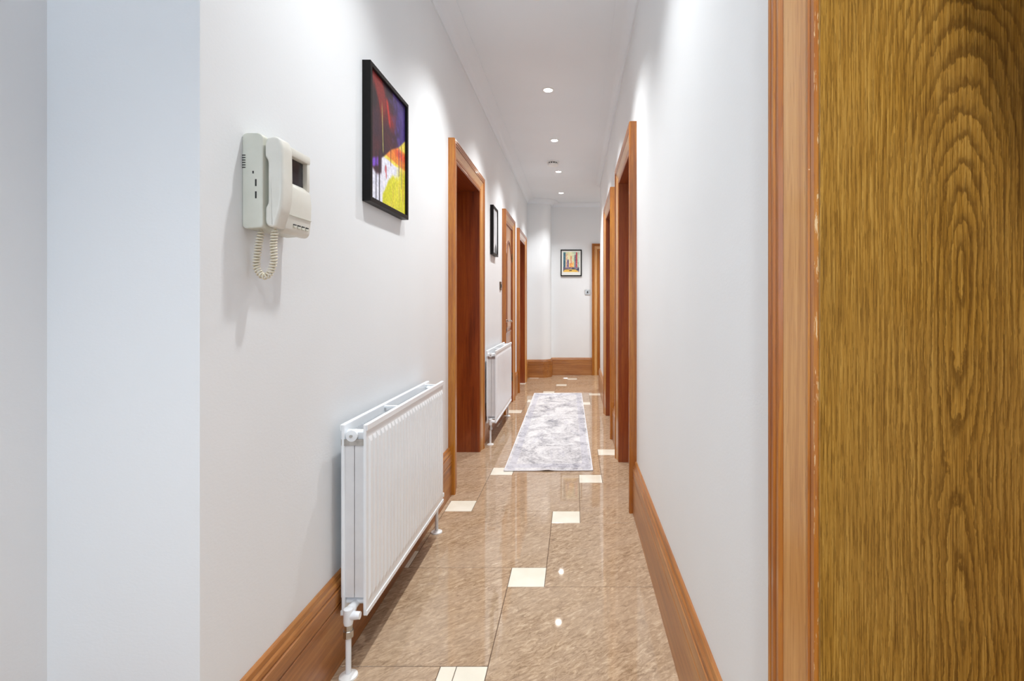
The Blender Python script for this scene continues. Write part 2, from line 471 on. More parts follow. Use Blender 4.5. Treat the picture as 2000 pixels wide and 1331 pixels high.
# ---- coving
def cove_prof():
    pts = [(0, 0), (0.006, -0.058), (0.010, -0.060), (0, -0.060)]
    arc = [(0.012 + 0.098 * (1 - math.cos(a)), -0.056 + 0.050 * math.sin(a)) for a in [k * PI / 2 / 8 for k in range(9)]]
    return [(0, 0), (0, -0.060), (0.010, -0.060)] + arc + [(0.114, -0.006), (0.114, 0)]
CP = cove_prof()
emit('trim_1', *plan_sweep(CP, [(XL, Y_NEAR)] + pl[:-1] + [(X_REC, Y_END)], H_CEIL), M_COVE, kind='structure', smooth=True, autosmooth=25)
emit('trim_2', *plan_sweep(CP, [(XR + WT + 0.6, Y_TURN), (XR, Y_TURN), (XR, YB)], H_CEIL), M_COVE, kind='structure', smooth=True, autosmooth=25)

# ---- baseboards
BP = [(0, 0), (0.021, 0), (0.021, 0.192), (0.018, 0.194), (0.018, 0.199), (0.021, 0.201), (0.021, 0.243), (0.016, 0.246), (0.016, 0.250),
      (0.019, 0.253), (0.017, 0.262), (0.012, 0.268), (0.012, 0.272), (0.010, 0.281), (0.005, BB_H), (0, BB_H)]
def skirting(side, pts, ax):
    emit('baseboard_' + side, *plan_sweep(BP, pts), M_BB[ax], kind='structure')
skirting('left', [(XLOB, YB), (XLOB, Y_NEAR), (XL, Y_NEAR), (XL, 3.03)], 'y')
skirting('left', [(XL, 4.04), (XL, 5.25)], 'y')
skirting('left', [(XL, 6.08), (XL, 6.55)], 'y')
skirting('end', corner_path, 'x')
skirting('right', [(XR, 2.76), (XR, 0.774)], 'y')
skirting('right', [(XR, 4.29), (XR, 3.79)], 'y')
skirting('right', [(X_REC, Y_TURN), (XR, Y_TURN), (XR, 5.33)], 'y')
skirting('right', [(XR, -0.24), (XR, YB)], 'y')

# ---- doorways
CASP = [(0, 0), (0, .036), (.004, .041), (.010, .041), (.0135, .0345), (.017, .041), (.024, .041), (.0275, .034), (.031, .039), (.038, .039), (.0405, .033),
        (.044, .034), (.087, .020), (.0895, .0145), (.093, .023), (.101, .025), (.1045, .0185), (.108, .024), (.116, .024), (.120, .021), (.120, 0)]
def arch_outline(s0, s1, t0, t1, rise, o=0.0, n=14):
    """rectangle with a shallow arch on top, inset by o"""
    a, b, c, d = s0 + o, s1 - o, t0 + o, t1 - o
    pts = [(a, c), (b, c)]
    if rise <= 0: return pts + [(b, d), (a, d)]
    m = (a + b) / 2; hw = (b - a) / 2
    for k in range(n + 1):
        q = 1 - 2 * k / n
        pts.append((m + hw * q, d - rise * (1 - math.cos(q * PI / 2) ** 0.9 if abs(q) < 1 else 1)))
    return pts
def raised_panel(door, W, p, s0, s1, t0, t1, rise):
    lv = [(0, p), (0.004, p + 0.010), (0.016, p + 0.012), (0.024, p + 0.002), (0.030, p + 0.001)]
    rl = [[W(s, t, q) for s, t in arch_outline(s0, s1, t0, t1, rise, o)] for o, q in lv]
    mo = child(door, 'panel_moulding', *rings(rl, cap0=False, cap1=False), M_DMOULD)
    lv = [(0.030, p + 0.001), (0.062, p + 0.009), (0.066, p + 0.010)]
    rl = [[W(s, t, q) for s, t in arch_outline(s0, s1, t0, t1, rise, o)] for o, q in lv]
    child(door, 'door_panel', *rings(rl, cap0=False), M_DOOR)
def doorway(n, W, s0, s1, horiz, depth, leaf_p, label, lining_mat=None, chip=False, handle_at='near', panels=True):
    base = W(s0, 0, 0)
    d = thing('door_%d' % n, label, None, base, kind='structure')
    T = CAS_T
    leg0 = rings([[W(s0 + u, 0, p) for u, p in CASP], [W(s0 + u, T - u, p) for u, p in CASP]])
    leg1 = rings([[W(s1 - u, 0, p) for u, p in CASP], [W(s1 - u, T - u, p) for u, p in CASP]])
    head = rings([[W(s0 + u, T - u, p) for u, p in CASP], [W(s1 - u, T - u, p) for u, p in CASP]])
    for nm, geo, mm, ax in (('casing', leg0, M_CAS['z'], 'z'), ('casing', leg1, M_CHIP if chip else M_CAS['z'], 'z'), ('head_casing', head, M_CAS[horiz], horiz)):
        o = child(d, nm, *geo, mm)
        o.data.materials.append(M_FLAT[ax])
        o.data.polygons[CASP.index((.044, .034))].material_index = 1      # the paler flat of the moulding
    lm = lining_mat or M_LIN['z']
    i0, i1, it = s0 + CAS_W, s1 - CAS_W, T - CAS_W
    th = 0.022
    e = 0.005
    child(d, 'lining', *join(wbox(W, i0 - th, i0 + e, 0, it, -depth, 0), wbox(W, i0, i0 + e, 0, it, 0, 0.020)), lm)
    child(d, 'lining', *join(wbox(W, i1 - e, i1 + th, 0, it, -depth, 0), wbox(W, i1 - e, i1, 0, it, 0, 0.020)), lm)
    child(d, 'head_lining', *join(wbox(W, i0 + e, i1 - e, it - e, it + th, -depth, 0), wbox(W, i0 + e, i1 - e, it - e, it, 0, 0.020)), M_LIN[horiz])
    # door leaf; at the back of open doorways an unseen one, added to keep light in
    g = 0.007
    lf = child(d, 'door_leaf', *wbox(W, i0 + g, i1 - g, 0.006, it - g, leaf_p - 0.04, leaf_p, 0.002, 1), M_DOOR)
    w = i1 - i0
    m = 0.11 if w > 0.65 else 0.095
    raised_panel(lf, W, leaf_p, i0 + m, i1 - m, 0.84, 1.87, 0.16)
    raised_panel(lf, W, leaf_p, i0 + m, i1 - m, 0.20, 0.70, 0.0)
    # lever handle on a back plate
    hs = i0 + 0.05 if handle_at == 'near' else i1 - 0.05
    sg = 1 if handle_at == 'near' else -1
    hp = child(lf, 'back_plate', *wbox(W, hs - 0.021, hs + 0.021, 0.83, 1.03, leaf_p, leaf_p + 0.008, 0.003), M_CHROME)
    pts = [(hs, 0.975, leaf_p + 0.006), (hs, 0.975, leaf_p + 0.045), (hs + sg * 0.006, 0.975, leaf_p + 0.054), (hs + sg * 0.02, 0.976, leaf_p + 0.058),
           (hs + sg * 0.07, 0.972, leaf_p + 0.057), (hs + sg * 0.105, 0.964, leaf_p + 0.054), (hs + sg * 0.118, 0.958, leaf_p + 0.050)]
    child(lf, 'handle', *tube([W(*q) for q in pts], 0.0085, 10), M_CHROME, smooth=True)
    child(lf, 'lever_rose', *cyl(W(hs, 0.975, leaf_p + 0.007), W(hs, 0.975, leaf_p + 0.016), 0.016), M_CHROME, smooth=True, autosmooth=40)
    child(lf, 'key_escutcheon', *cyl(W(hs, 0.875, leaf_p + 0.007), W(hs, 0.875, leaf_p + 0.018), 0.011), M_DARK, smooth=True, autosmooth=40)
    # hinges
    he = i1 - 0.002 if handle_at == 'near' else i0 + 0.002
    if leaf_p > -0.1:
        for t in (0.30, 1.70):
            child(lf, 'hinge', *cyl(W(he, t - 0.05, leaf_p + 0.006), W(he, t + 0.05, leaf_p + 0.006), 0.007, seg=12), M_BRASSD, smooth=True, autosmooth=40)
    return d
doorway(1, W_left, *D_LEFT[0], 'y', WT, -WT + 0.045, 'oak doorway with deep reddish lining beside the ribbed radiator')
doorway(2, W_left, *D_LEFT[1], 'y', WT, 0.010, 'closed oak door with arched raised panel and lever handle')
doorway(3, W_left, *D_LEFT[2], 'y', WT, -WT + 0.045, 'oak doorway next to the rounded white pier')
doorway(4, W_right, *D_RIGHT[0], 'y', WTR, -WTR + 0.045, 'oak doorway with chipped moulded casing and bold grained veneer lining', M_VENEER, chip=True)
doorway(5, W_right, *D_RIGHT[1], 'y', WTR, -WTR + 0.045, 'oak doorway facing the ribbed radiator and near doorway')
doorway(6, W_right, *D_RIGHT[2], 'y', WTR, -WTR + 0.045, 'oak doorway opposite the closed panelled door')
doorway(7, W_end, *D_END[0], 'x', 0.2, -0.04, 'oak door casing on the end wall beside the light switch')

# ================================================================== LIGHT FITTINGS
def spot(x, y, label, group, watt=SPOT_W):
    t = thing('recessed_spotlight', label, 'spotlight', (x, y, H_CEIL), group)
    z = H_CEIL
    child(t, 'trim_ring', *lathe((x, y, z), (x, y, z - 0.006), [(0, 0.030), (0, 0.046), (0.6, 0.045), (1, 0.041), (1, 0.034), (0.3, 0.031)], 32), M_WHITE, smooth=True, autosmooth=40)
    child(t, 'lens', *lathe((x, y, z), (x, y, z - 0.0045), [(0, 0.0305), (0.8, 0.0305), (1, 0.022)], 28), M_LENS, smooth=True)
    l = bpy.data.lights.new('spotlight_lamp', 'SPOT'); l.energy = watt; l.spot_size = math.radians(112); l.spot_blend = 1.0
    l.shadow_soft_size = 0.035; l.color = (0.95, 0.975, 0.98)
    lo = bpy.data.objects.new('spotlight_lamp', l); C.objects.link(lo); lo.parent = t; lo.location = (0, 0, -0.03)
XS = -0.212
for k, lab in enumerate(('recessed ceiling spotlight closest to the end wall with the city print',
                         'recessed ceiling spotlight right next to the smoke detector',
                         'recessed ceiling spotlight above the far radiator',
                         'recessed ceiling spotlight over the near end of the runner rug',
                         'recessed ceiling spotlight just before the facing oak doorways',
                         'recessed ceiling spotlight between the intercom and the abstract picture')):
    spot(XS, 7.47 - 1.19 * k, lab, 'corridor ceiling spotlights in a row', SPOT_W * (0.70, 0.92, 0.92, 0.92, 0.86, 0.56)[k])
spot(0.05, -0.30, 'unseen recessed spotlight added in the lobby ceiling for fill', None, SPOT_W * 1.4)  # unseen lamp added to brighten the lobby wall and near veneer
spot(1.0, 7.5, 'unseen round white recessed spotlight added to light the corridor turn', None)  # unseen lamp added so the recess past the turn is lit

# smoke detector
sx, sy = -0.262, 5.86
t = thing('smoke_detector', 'round white smoke detector on the corridor ceiling', 'smoke detector', (sx, sy, H_CEIL))
z = H_CEIL
child(t, 'base_plate', *lathe((sx, sy, z), (sx, sy, z - 0.012), [(0, 0.076), (0.7, 0.076), (1, 0.072)], 36), M_WHITE, smooth=True, autosmooth=40)
child(t, 'vent_ring', *lathe((sx, sy, z - 0.012), (sx, sy, z - 0.026), [(0, 0.054), (1, 0.054)], 36), M_DARK, smooth=True, autosmooth=40)
child(t, 'cover', *lathe((sx, sy, z - 0.026), (sx, sy, z - 0.054), [(0, 0.060), (0.3, 0.062), (0.75, 0.054), (0.8, 0.030), (1, 0.026)], 36), M_WHITE, smooth=True, autosmooth=40)
for k in range(12):
    a = 2 * PI * k / 12
    c = Vector((sx + 0.056 * math.cos(a), sy + 0.056 * math.sin(a), 0))
    child(t, 'vent_post', *box(c.x - 0.004, c.x + 0.004, c.y - 0.004, c.y + 0.004, z - 0.0265, z - 0.0115), M_WHITE)

# ================================================================== RADIATORS
def radiator(y0, Lr, label):
    z0, HR = 0.166, 0.60
    t = thing('radiator', label, 'radiator', (XL + 0.07, y0, 0), 'panel radiators along the left wall')
    def W(l, tt, p): return (XL + p, y0 + l, z0 + tt)
    def wb(*a, **k): return wbox(W, *a, **k)
    def panel(pf, sgn, name):
        # pressed sheet with vertical ribs; pf = rib crest, sgn = outward side
        pb = pf - sgn * 0.005; pi = pf - sgn * 0.015
        lo_, hi_ = min(pb, pi), max(pb, pi)
        parts = [wb(0, Lr, 0.0, HR, lo_, hi_, bev=0.003)]
        n = int(round((Lr - 0.03) / 0.0333)); pitch = (Lr - 0.03) / n
        for k in range(n):
            c = 0.015 + pitch * (k + 0.5)
            base = [(c - 0.0125, 0.038), (c + 0.0125, 0.038), (c + 0.0125, HR - 0.042), (c - 0.0125, HR - 0.042)]
            top = [(c - 0.007, 0.056), (c + 0.007, 0.056), (c + 0.007, HR - 0.058), (c - 0.007, HR - 0.058)]
            parts.append(rings([[W(a, b, pb) for a, b in base], [W(a, b, pf) for a, b in top]], cap0=False))
        # rolled top and bottom seams
        parts.append(wb(0, Lr, HR - 0.020, HR, min(pb, pb + sgn * 0.004), max(pb, pb + sgn * 0.004) + 0.0, bev=0.0015, seg=1))
        parts.append(wb(0, Lr, 0.0, 0.016, min(pb, pb + sgn * 0.003), max(pb, pb + sgn * 0.003), bev=0.0012, seg=1))
        return child(t, name, *join(*parts), M_RAD)
    panel(0.114, 1, 'front_panel'); panel(0.026, -1, 'back_panel')
    # convector fins between the panels
    for (pa, pb) in ((0.034, 0.067), (0.077, 0.099)):
        zig = []; n = int(Lr / 0.0125)
        for k in range(n + 1):
            l = 0.012 + (Lr - 0.024) * k / n
            a, b = (pa, pb) if (k // 1) % 2 == 0 else (pb, pa)
            zig += [(l, a), (l, b)]
        th = 0.0008
        rl0 = [W(l - th, 0.075, p) for l, p in zig] + [W(l + th, 0.075, p) for l, p in reversed(zig)]
        V, F = [], []
        for l, p in zig: V += [W(l, 0.075, p), W(l, 0.572, p)]
        for k in range(len(zig) - 1): F.append((2 * k, 2 * k + 2, 2 * k + 3, 2 * k + 1))
        fins = child(t, 'convector_fins', V, F, M_RADIN, flip=False)
        child(t, 'end_fin', *wb(0.006, 0.008, 0.055, 0.552, pa - 0.006, pb + 0.002), M_RADIN)
    # water channels, top and bottom of each panel
    for tt in (0.028, HR - 0.045):
        for le in (0.03, Lr - 0.03):
            child(t, 'cross_pipe', *cyl(W(le, tt + 0.010, 0.03), W(le, tt + 0.010, 0.106), 0.014), M_RAD, smooth=True, autosmooth=40)
    # top fittings: bleed plug at each end, steel strip, lifting straps
    for le, sg in ((0.0, -1), (Lr, 1)):
        child(t, 'bleed_plug', *lathe(W(le - sg * 0.03, HR - 0.035, 0.064), W(le + sg * 0.004, HR - 0.035, 0.064), [(0, 0.015), (0.7, 0.015), (0.72, 0.018), (0.95, 0.018), (1, 0.010)], 20), M_RAD, smooth=True, autosmooth=40)
        child(t, 'steel_strip', *wb(le - sg * 0.002 - 0.0015, le - sg * 0.002 + 0.0015, HR - 0.066, HR - 0.046, 0.030, 0.106), M_STEEL)
    child(t, 'bleed_screw', *cyl(W(-0.008, HR - 0.035, 0.064), W(-0.001, HR - 0.035, 0.064), 0.005, seg=8), M_STEEL)
    for lf in (0.36, ):
        child(t, 'strap', *wb(Lr * lf, Lr * lf + 0.018, HR - 0.014, HR - 0.008, 0.028, 0.106), M_RAD)
        child(t, 'strap', *wb(Lr * 0.92, Lr * 0.92 + 0.018, HR - 0.014, HR - 0.008, 0.028, 0.106), M_RAD)
    for lf in (0.15, 0.85):
        emit('radiator_bracket', *wb(Lr * lf - 0.015, Lr * lf + 0.015, 0.14, 0.50, 0.0, 0.0245), M_RAD, parent=wall_left)
    # lower connections
    for le, sg, near in ((0.0, -1, True), (Lr, 1, False)):
        lv = le + sg * 0.032
        pv = 0.068
        child(t, 'valve_tail', *lathe(W(le - sg * 0.03, 0.030, pv), W(lv, 0.030, pv), [(0, 0.012), (0.6, 0.012), (0.62, 0.015), (0.9, 0.015), (1, 0.013)], 18), M_RAD, smooth=True, autosmooth=40)
        vb = child(t, 'valve_body', *lathe(W(lv, 0.045, pv), W(lv, -0.005, pv), [(0, 0.008), (0.05, 0.014), (0.8, 0.015), (1, 0.013)], 18), M_RAD, smooth=True, autosmooth=40)
        child(vb, 'valve_nut', *lathe(W(lv, -0.004, pv), W(lv, -0.045, pv), [(0, 0.0125), (0.45, 0.0125), (0.46, 0.0155), (0.95, 0.0155), (1, 0.013)], 6 if not near else 8), M_STEEL)
        child(vb, 'lockshield', *lathe(W(lv, 0.022, pv), W(lv, 0.022, pv + 0.036), [(0, 0.012), (0.4, 0.013), (1, 0.011)], 16), M_RAD, smooth=True, autosmooth=40)
        pp = child(t, 'pipe', *cyl(W(lv, -0.044, pv), W(lv, -z0, pv), 0.0085, seg=16), M_RAD, smooth=True, autosmooth=40)
        child(pp, 'pipe_collar', *lathe(W(lv, -z0, pv), W(lv, -z0 + 0.012, pv), [(0, 0.028), (0.4, 0.027), (1, 0.013)], 24), M_WHITE, smooth=True, autosmooth=40)
    return t
radiator(1.58, 0.92, 'white ribbed double panel radiator under the colourful abstract picture')
radiator(4.16, 1.00, 'white double panel radiator between oak doorway and closed panelled door')

# ================================================================== PICTURES
def paint_grid(name, parent, W, s0, s1, t0, t1, p, fn, nu, nv, mat):
    V, F, cols = [], [], []
    for b in range(nv + 1):
        for a in range(nu + 1):
            u, q = a / nu, b / nv
            V.append(W(s0 + (s1 - s0) * u, t0 + (t1 - t0) * q, p)); cols.append(fn(u, q))
    for b in range(nv):
        for a in range(nu):
            i = b * (nu + 1) + a; F.append((i, i + 1, i + nu + 2, i + nu + 1))
    o = child(parent, name, V, F, mat, flip=False)
    at = o.data.color_attributes.new('paint', 'FLOAT_COLOR', 'POINT')
    for i, c in enumerate(cols): at.data[i].color = rgba(tuple(max(0, min(255, k)) for k in c))
    return o
def frame_bars(W, s0, s1, t0, t1, p0, p1, wd, lip=0.004):
    """four mitred bars; inner edge steps down to the picture"""
    prof = [(0, p0), (0, p1 - 0.001), (0.001, p1), (wd - 0.001, p1), (wd, p1 - 0.001), (wd, p0)]
    rl = []
    for (cs, ct) in ((0, 0), (1, 0), (1, 1), (0, 1)):
        rl.append([W((s0 + u) if cs == 0 else (s1 - u), (t0 + u) if ct == 0 else (t1 - u), p) for u, p in prof])
    V, F = rings(rl + [rl[0]], cap0=False, cap1=False)
    return V, F
def mixrgb(a, b, k): return tuple(x + (y - x) * k for x, y in zip(a, b))
def vn(x, y, s):
    def h(i, j):
        n = math.sin(i * 127.1 + j * 311.7 + s * 74.7) * 43758.5453
        return n - math.floor(n)
    i, j = math.floor(x), math.floor(y); fx, fy = x - i, y - j
    fx = fx * fx * (3 - 2 * fx); fy = fy * fy * (3 - 2 * fy)
    return (h(i, j) * (1 - fx) + h(i + 1, j) * fx) * (1 - fy) + (h(i, j + 1) * (1 - fx) + h(i + 1, j + 1) * fx) * fy
def ss(a, b, x):
    k = max(0, min(1, (x - a) / (b - a))); return k * k * (3 - 2 * k)
def abstract(u, v):
    """dark violet and red over yellow, white and orange with long drips"""
    n = vn(u * 6, v * 9, 1); n2 = vn(u * 22, v * 22, 2); n3 = vn(u * 40, v * 7, 3)
    c = mixrgb((46, 22, 48), (74, 24, 34), n)
    c = mixrgb(c, (30, 14, 26), ss(.5, .9, vn(u * 9, v * 5, 5)))
    red = ss(.45, .7, vn(u * 5 + v * 3, v * 5 - u * 4, 7)) * ss(.60, .75, v) * (1 - ss(.62, .78, u))
    c = mixrgb(c, (150, 34, 30), red * .8)
    rs = abs(u - (.42 + (.93 - v) * .45)); c = mixrgb(c, (206, 48, 36), (1 - ss(.0, .05, rs)) * ss(.66, .72, v) * (1 - ss(.86, .92, v)))
    blue = ss(.52, .82, u + (v - .72) * .30 + .22 * (n2 - .5)) * ss(.50, .58, v)
    c = mixrgb(c, mixrgb((52, 34, 108), (86, 66, 150), n2), blue * .9)
    gl = abs(u - (.33 - (v - .5) * .08)); c = mixrgb(c, (176, 166, 92), (1 - ss(.004, .016, gl)) * ss(.40, .44, v) * (1 - ss(.76, .86, v)))
    # everything under the diagonal
    dg = .36 + (u - .25) * .42 + .008 * math.sin(u * 14)
    below = 1 - ss(dg - .012, dg + .012, v)
    right = ss(.26, .32, u)
    y = mixrgb((236, 210, 70), (246, 226, 110), n2)
    y = mixrgb(y, (236, 128, 44), ss(.42, .44, v + .02 * u) * (1 - ss(.56, .58, v)) * .9)
    y = mixrgb(y, (224, 88, 50), ss(.46, .5, v) * (1 - ss(.53, .56, v)) * ss(.6, .75, u))
    low = mixrgb((212, 210, 40), (236, 224, 60), n)
    y = mixrgb(y, low, 1 - ss(.34, .40, v))
    wl = mixrgb((222, 222, 240), (236, 236, 246), n2)
    wm = ss(.24, .27, u) * (1 - ss(.74, .92, u + .10 * n)) * ss(-.02, .03, v - (.10 + .20 * ss(.3, .62, u)) + .03 * n2) * (1 - ss(.395, .41, v + .03 * n))
    y = mixrgb(y, wl, wm)
    y = mixrgb(y, (226, 200, 205), (1 - ss(.2, .3, v)) * ss(.6, .8, n3) * .25)
    c = mixrgb(c, y, below * right)
    wl2 = (1 - ss(.25, .29, v + .05 * math.sin(u * 9))) * (1 - ss(.30, .34, u)); c = mixrgb(c, wl, wl2)
    vi = (1 - ss(.02, .05, abs(v - .27 - u * .25))) * (1 - ss(.18, .24, u)); c = mixrgb(c, (118, 70, 190), vi)
    rsps = ((u - .39 - .03 * n2) / .030) ** 2 + ((v - .30) / .035) ** 2; c = mixrgb(c, (190, 48, 56), (1 - ss(.5, 1.4, rsps)) * (.6 + .4 * n3)); rt = ((u - .42) / .012) ** 2 + ((v - .25) / .03) ** 2; c = mixrgb(c, (206, 90, 90), 1 - ss(.4, 1.4, rt))
    for du, top, bot, wd, col in ((.15, .40, .0, .014, (26, 16, 30)), (.235, .42, .0, .016, (22, 14, 24)), (.80, .66, .32, .012, (92, 58, 120)), (.88, .62, .22, .010, (70, 50, 90)),
                                  (.55, .52, .36, .008, (120, 54, 40)), (.70, .54, .40, .008, (150, 70, 40)), (.93, .5, .12, .008, (180, 70, 60)), (.82, .3, .02, .006, (190, 150, 60)), (.62, .2, .0, .007, (200, 160, 70))):
        k = (1 - ss(wd * .5, wd, abs(u - du))) * ss(bot - .01, bot + .01, v) * (1 - ss(top - .02, top + .02, v))
        c = mixrgb(c, col, k)
    g = (vn(u * 70, v * 70, 21) - .5) * 26 + (vn(u * 30, v * 120, 22) - .5) * 22
    return tuple(q + g * (.35 + q / 300) for q in c)
def skyline(u, v):
    """a wide street between tall towers, bright sunset at the far end, white margin"""
    if u < .075 or u > .925 or v < .13 or v > .955: return (238, 238, 232)
    x = (u - .075) / .85; y = (v - .13) / .825
    n = vn(x * 14, y * 14, 4)
    c = mixrgb((238, 226, 170), (178, 208, 186), ss(.15, .85, abs(x - .42) * 1.6 + y * .2))
    c = mixrgb(c, (246, 240, 214), ss(.4, .7, n) * .5)
    def tower(x0, x1, h, col, soft=.012):
        nonlocal c
        k = ss(x0 - soft, x0 + soft, x) * (1 - ss(x1 - soft, x1 + soft, x)) * (1 - ss(h - .03, h + .01, y))
        c = mixrgb(c, mixrgb(col, tuple(min(255, q + 60) for q in col), ss(.45, .75, vn(x * 30, y * 22, 9)) * .6), k)
    tower(.17, .27, .92, (226, 176, 140)); tower(.02, .15, .97, (52, 92, 112)); tower(.24, .36, .62, (110, 92, 124)); tower(.46, .53, .80, (216, 132, 104))
    tower(.40, .60, .44, (244, 160, 88)); tower(.58, .66, .52, (240, 190, 110)); tower(.70, .80, .86, (110, 110, 128)); tower(.79, .88, .98, (184, 62, 74)); tower(.90, 1.0, .5, (168, 186, 172))
    if y < .26:
        st = 1 - ss(.0, .05, abs(x - .46) - (.10 + (.26 - y) * 1.5))
        road = mixrgb((70, 74, 96), (150, 130, 150), ss(.3, .7, vn(x * 12, y * 20, 6)))
        c = mixrgb(c, road, ss(.0, .05, .26 - y))
        c = mixrgb(c, mixrgb((240, 178, 64), (248, 214, 110), n), st * (1 - ss(.10, .16, y)) * .95)
        c = mixrgb(c, (58, 40, 40), (1 - ss(.06, .10, abs(x - .46))) * (1 - ss(.012, .03, abs(y - .075))))
    return c
def pale(u, v):
    c = mixrgb((226, 228, 232), (206, 210, 216), ss(.3, .8, vn(u * 3, v * 4, 11)))
    c = mixrgb(c, (96, 100, 104), (1 - ss(.10, .17, v + .08 * math.sin(u * 7))) * ss(.3, .5, u))
    return c
def picture(name, label, W, s0, s1, t0, t1, dep, bar, fn, nu, nv, rec):
    base = W(s0, t0, 0)
    t = thing(name, label, 'picture', base)
    child(t, 'frame', *frame_bars(W, s0, s1, t0, t1, 0.0, dep, bar), M_BLACK)
    child(t, 'backing', *wbox(W, s0 + bar * .6, s1 - bar * .6, t0 + bar * .6, t1 - bar * .6, 0.0, dep - rec - 0.001), M_MAT)
    paint_grid('print', t, W, s0 + bar, s1 - bar, t0 + bar, t1 - bar, dep - rec, fn, nu, nv, print_mat(name + '_print'))
    return t
picture('abstract_picture', 'black framed abstract painting in purple, red, yellow and white', W_left, 1.808, 2.218, 1.516, 2.022, 0.031, 0.017, abstract, 110, 140, 0.010)
picture('pale_picture', 'narrow black framed pale grey print above the far radiator', W_left, 4.52, 4.80, 1.60, 2.045, 0.030, 0.020, pale, 30, 40, 0.008)
picture('city_picture', 'black framed colourful city street print on the end wall', W_end, -0.243, 0.102, 1.618, 2.054, 0.022, 0.017, skyline, 70, 90, 0.008)

# ================================================================== SWITCHES
def switch(W, s, t, label, plate_mat, rock_mat):
    o = thing('light_switch', label, 'light switch', W(s, t - 0.043, 0))
    child(o, 'face_plate', *wbox(W, s - 0.043, s + 0.043, t - 0.043, t + 0.043, 0, 0.009, 0.003), plate_mat)
    child(o, 'rocker', *wbox(W, s - 0.010, s + 0.010, t - 0.016, t + 0.016, 0.0085, 0.015, 0.002), rock_mat)
    for ds in (-0.03, 0.03):
        child(o, 'screw', *cyl(W(s + ds, t, 0.0085), W(s + ds, t, 0.0100), 0.0035, seg=10), M_STEEL)
switch(W_left, 5.12, 1.338, 'dark bronze light switch beside the closed panelled door', M_BRASSD, M_DARK)
switch(W_left, 7.78, 1.345, 'dark bronze light switch next to the rounded pier', M_BRASSD, M_DARK)
switch(W_end, 0.197, 1.357, 'brushed steel light switch on the end wall by the oak casing', M_STEEL, M_DARK)

# ================================================================== INTERCOM
IY, IZ = 1.157, 1.316
ic = thing('video_intercom', 'ivory wall intercom with handset, small screen and coiled cord', 'intercom', (XL, IY, IZ))
def WI(s, t, p): return (XL + p, IY + s, IZ + t)
def prism_s(poly, s0, s1, W, bev=0.0, seg=3):
    """extrude a (p, t) outline along s with rounded rims"""
    if not bev: return rings([[W(s0, t, p) for p, t in poly], [W(s1, t, p) for p, t in poly]])
    me = bpy.data.meshes.new('t')
    v, f = rings([[(s0, p, t) for p, t in poly], [(s1, p, t) for p, t in poly]])
    me.from_pydata(v, [], f); bm = bmesh.new(); bm.from_mesh(me)
    bmesh.ops.recalc_face_normals(bm, faces=bm.faces)
    ed = [e for e in bm.edges if abs(e.verts[0].co.x - e.verts[1].co.x) < 1e-6]
    bmesh.ops.bevel(bm, geom=ed, offset=bev, segments=seg, affect='EDGES', profile=0.5)
    V = [W(q.co.x, q.co.z, q.co.y) for q in bm.verts]; bm.verts.index_update()
    F = [tuple(q.index for q in fc.verts) for fc in bm.faces]
    bm.free(); bpy.data.meshes.remove(me)
    return V, F
def rounded(poly, r, n=4):
    out = []
    m = len(poly)
    for i in range(m):
        a, b, c = Vector(poly[i - 1]), Vector(poly[i]), Vector(poly[(i + 1) % m])
        q = min(r, (a - b).length * .45, (c - b).length * .45)
        p0 = b + (a - b).normalized() * q; p1 = b + (c - b).normalized() * q
        for k in range(n + 1):
            w = k / n
            out.append(tuple(p0 * (1 - w) ** 2 + b * 2 * w * (1 - w) + p1 * w * w))
    return out
base_poly = rounded([(0, 0), (0.044, 0.003), (0.047, 0.008), (0.047, 0.214), (0.038, 0.221), (0, 0.221)], 0.012)
bs = child(ic, 'base', *prism_s(base_poly, 0.0, 0.165, WI, 0.003), M_PLASTB, smooth=True, autosmooth=35)
hs_poly = rounded([(0.0500, 0.016), (0.0560, 0.006), (0.0720, 0.004), (0.0860, 0.046), (0.0900, 0.072), (0.0915, 0.120), (0.0905, 0.190), (0.0840, 0.210), (0.0720, 0.2155),
                   (0.0540, 0.212), (0.0490, 0.198), (0.0490, 0.168), (0.0560, 0.158), (0.0560, 0.060), (0.0500, 0.050)], 0.006)
child(ic, 'handset', *prism_s(hs_poly, 0.003, 0.048, WI, 0.007, 4), M_PLAST, smooth=True, autosmooth=50)
# monitor housing: hooded screen above, bulging console below
con_poly = rounded([(0.040, 0.0), (0.058, -0.001), (0.066, 0.008), (0.0705, 0.046), (0.0715, 0.085), (0.0675, 0.118), (0.056, 0.130), (0.040, 0.134)], 0.008)
con = child(ic, 'console', *prism_s(con_poly, 0.054, 0.172, WI, 0.006, 3), M_PLAST, smooth=True, autosmooth=50)
hood = [wbox(WI, 0.054, 0.172, 0.192, 0.214, 0.040, 0.068, 0.005), wbox(WI, 0.158, 0.172, 0.120, 0.206, 0.040, 0.066, 0.004), wbox(WI, 0.0495, 0.054, 0.120, 0.210, 0.040, 0.058, 0.001)]
hd = child(ic, 'screen_hood', *join(*hood), M_PLAST, smooth=True, autosmooth=40)
child(hd, 'screen', *wbox(WI, 0.053, 0.160, 0.128, 0.194, 0.046, 0.054), M_SCREEN)
child(con, 'console_seam', *wbox(WI, 0.058, 0.168, 0.0440, 0.0452, 0.060, 0.0722), M_PLASTB)
for k in range(4):
    child(con, 'button', *wbox(WI, 0.088 + k * 0.019, 0.100 + k * 0.019, 0.016, 0.022, 0.060, 0.0705, 0.001, 1), M_PLASTB)
    child(con, 'button_mark', *wbox(WI, 0.088 + k * 0.019, 0.100 + k * 0.019, 0.0228, 0.0252, 0.060, 0.0702), M_DARK)
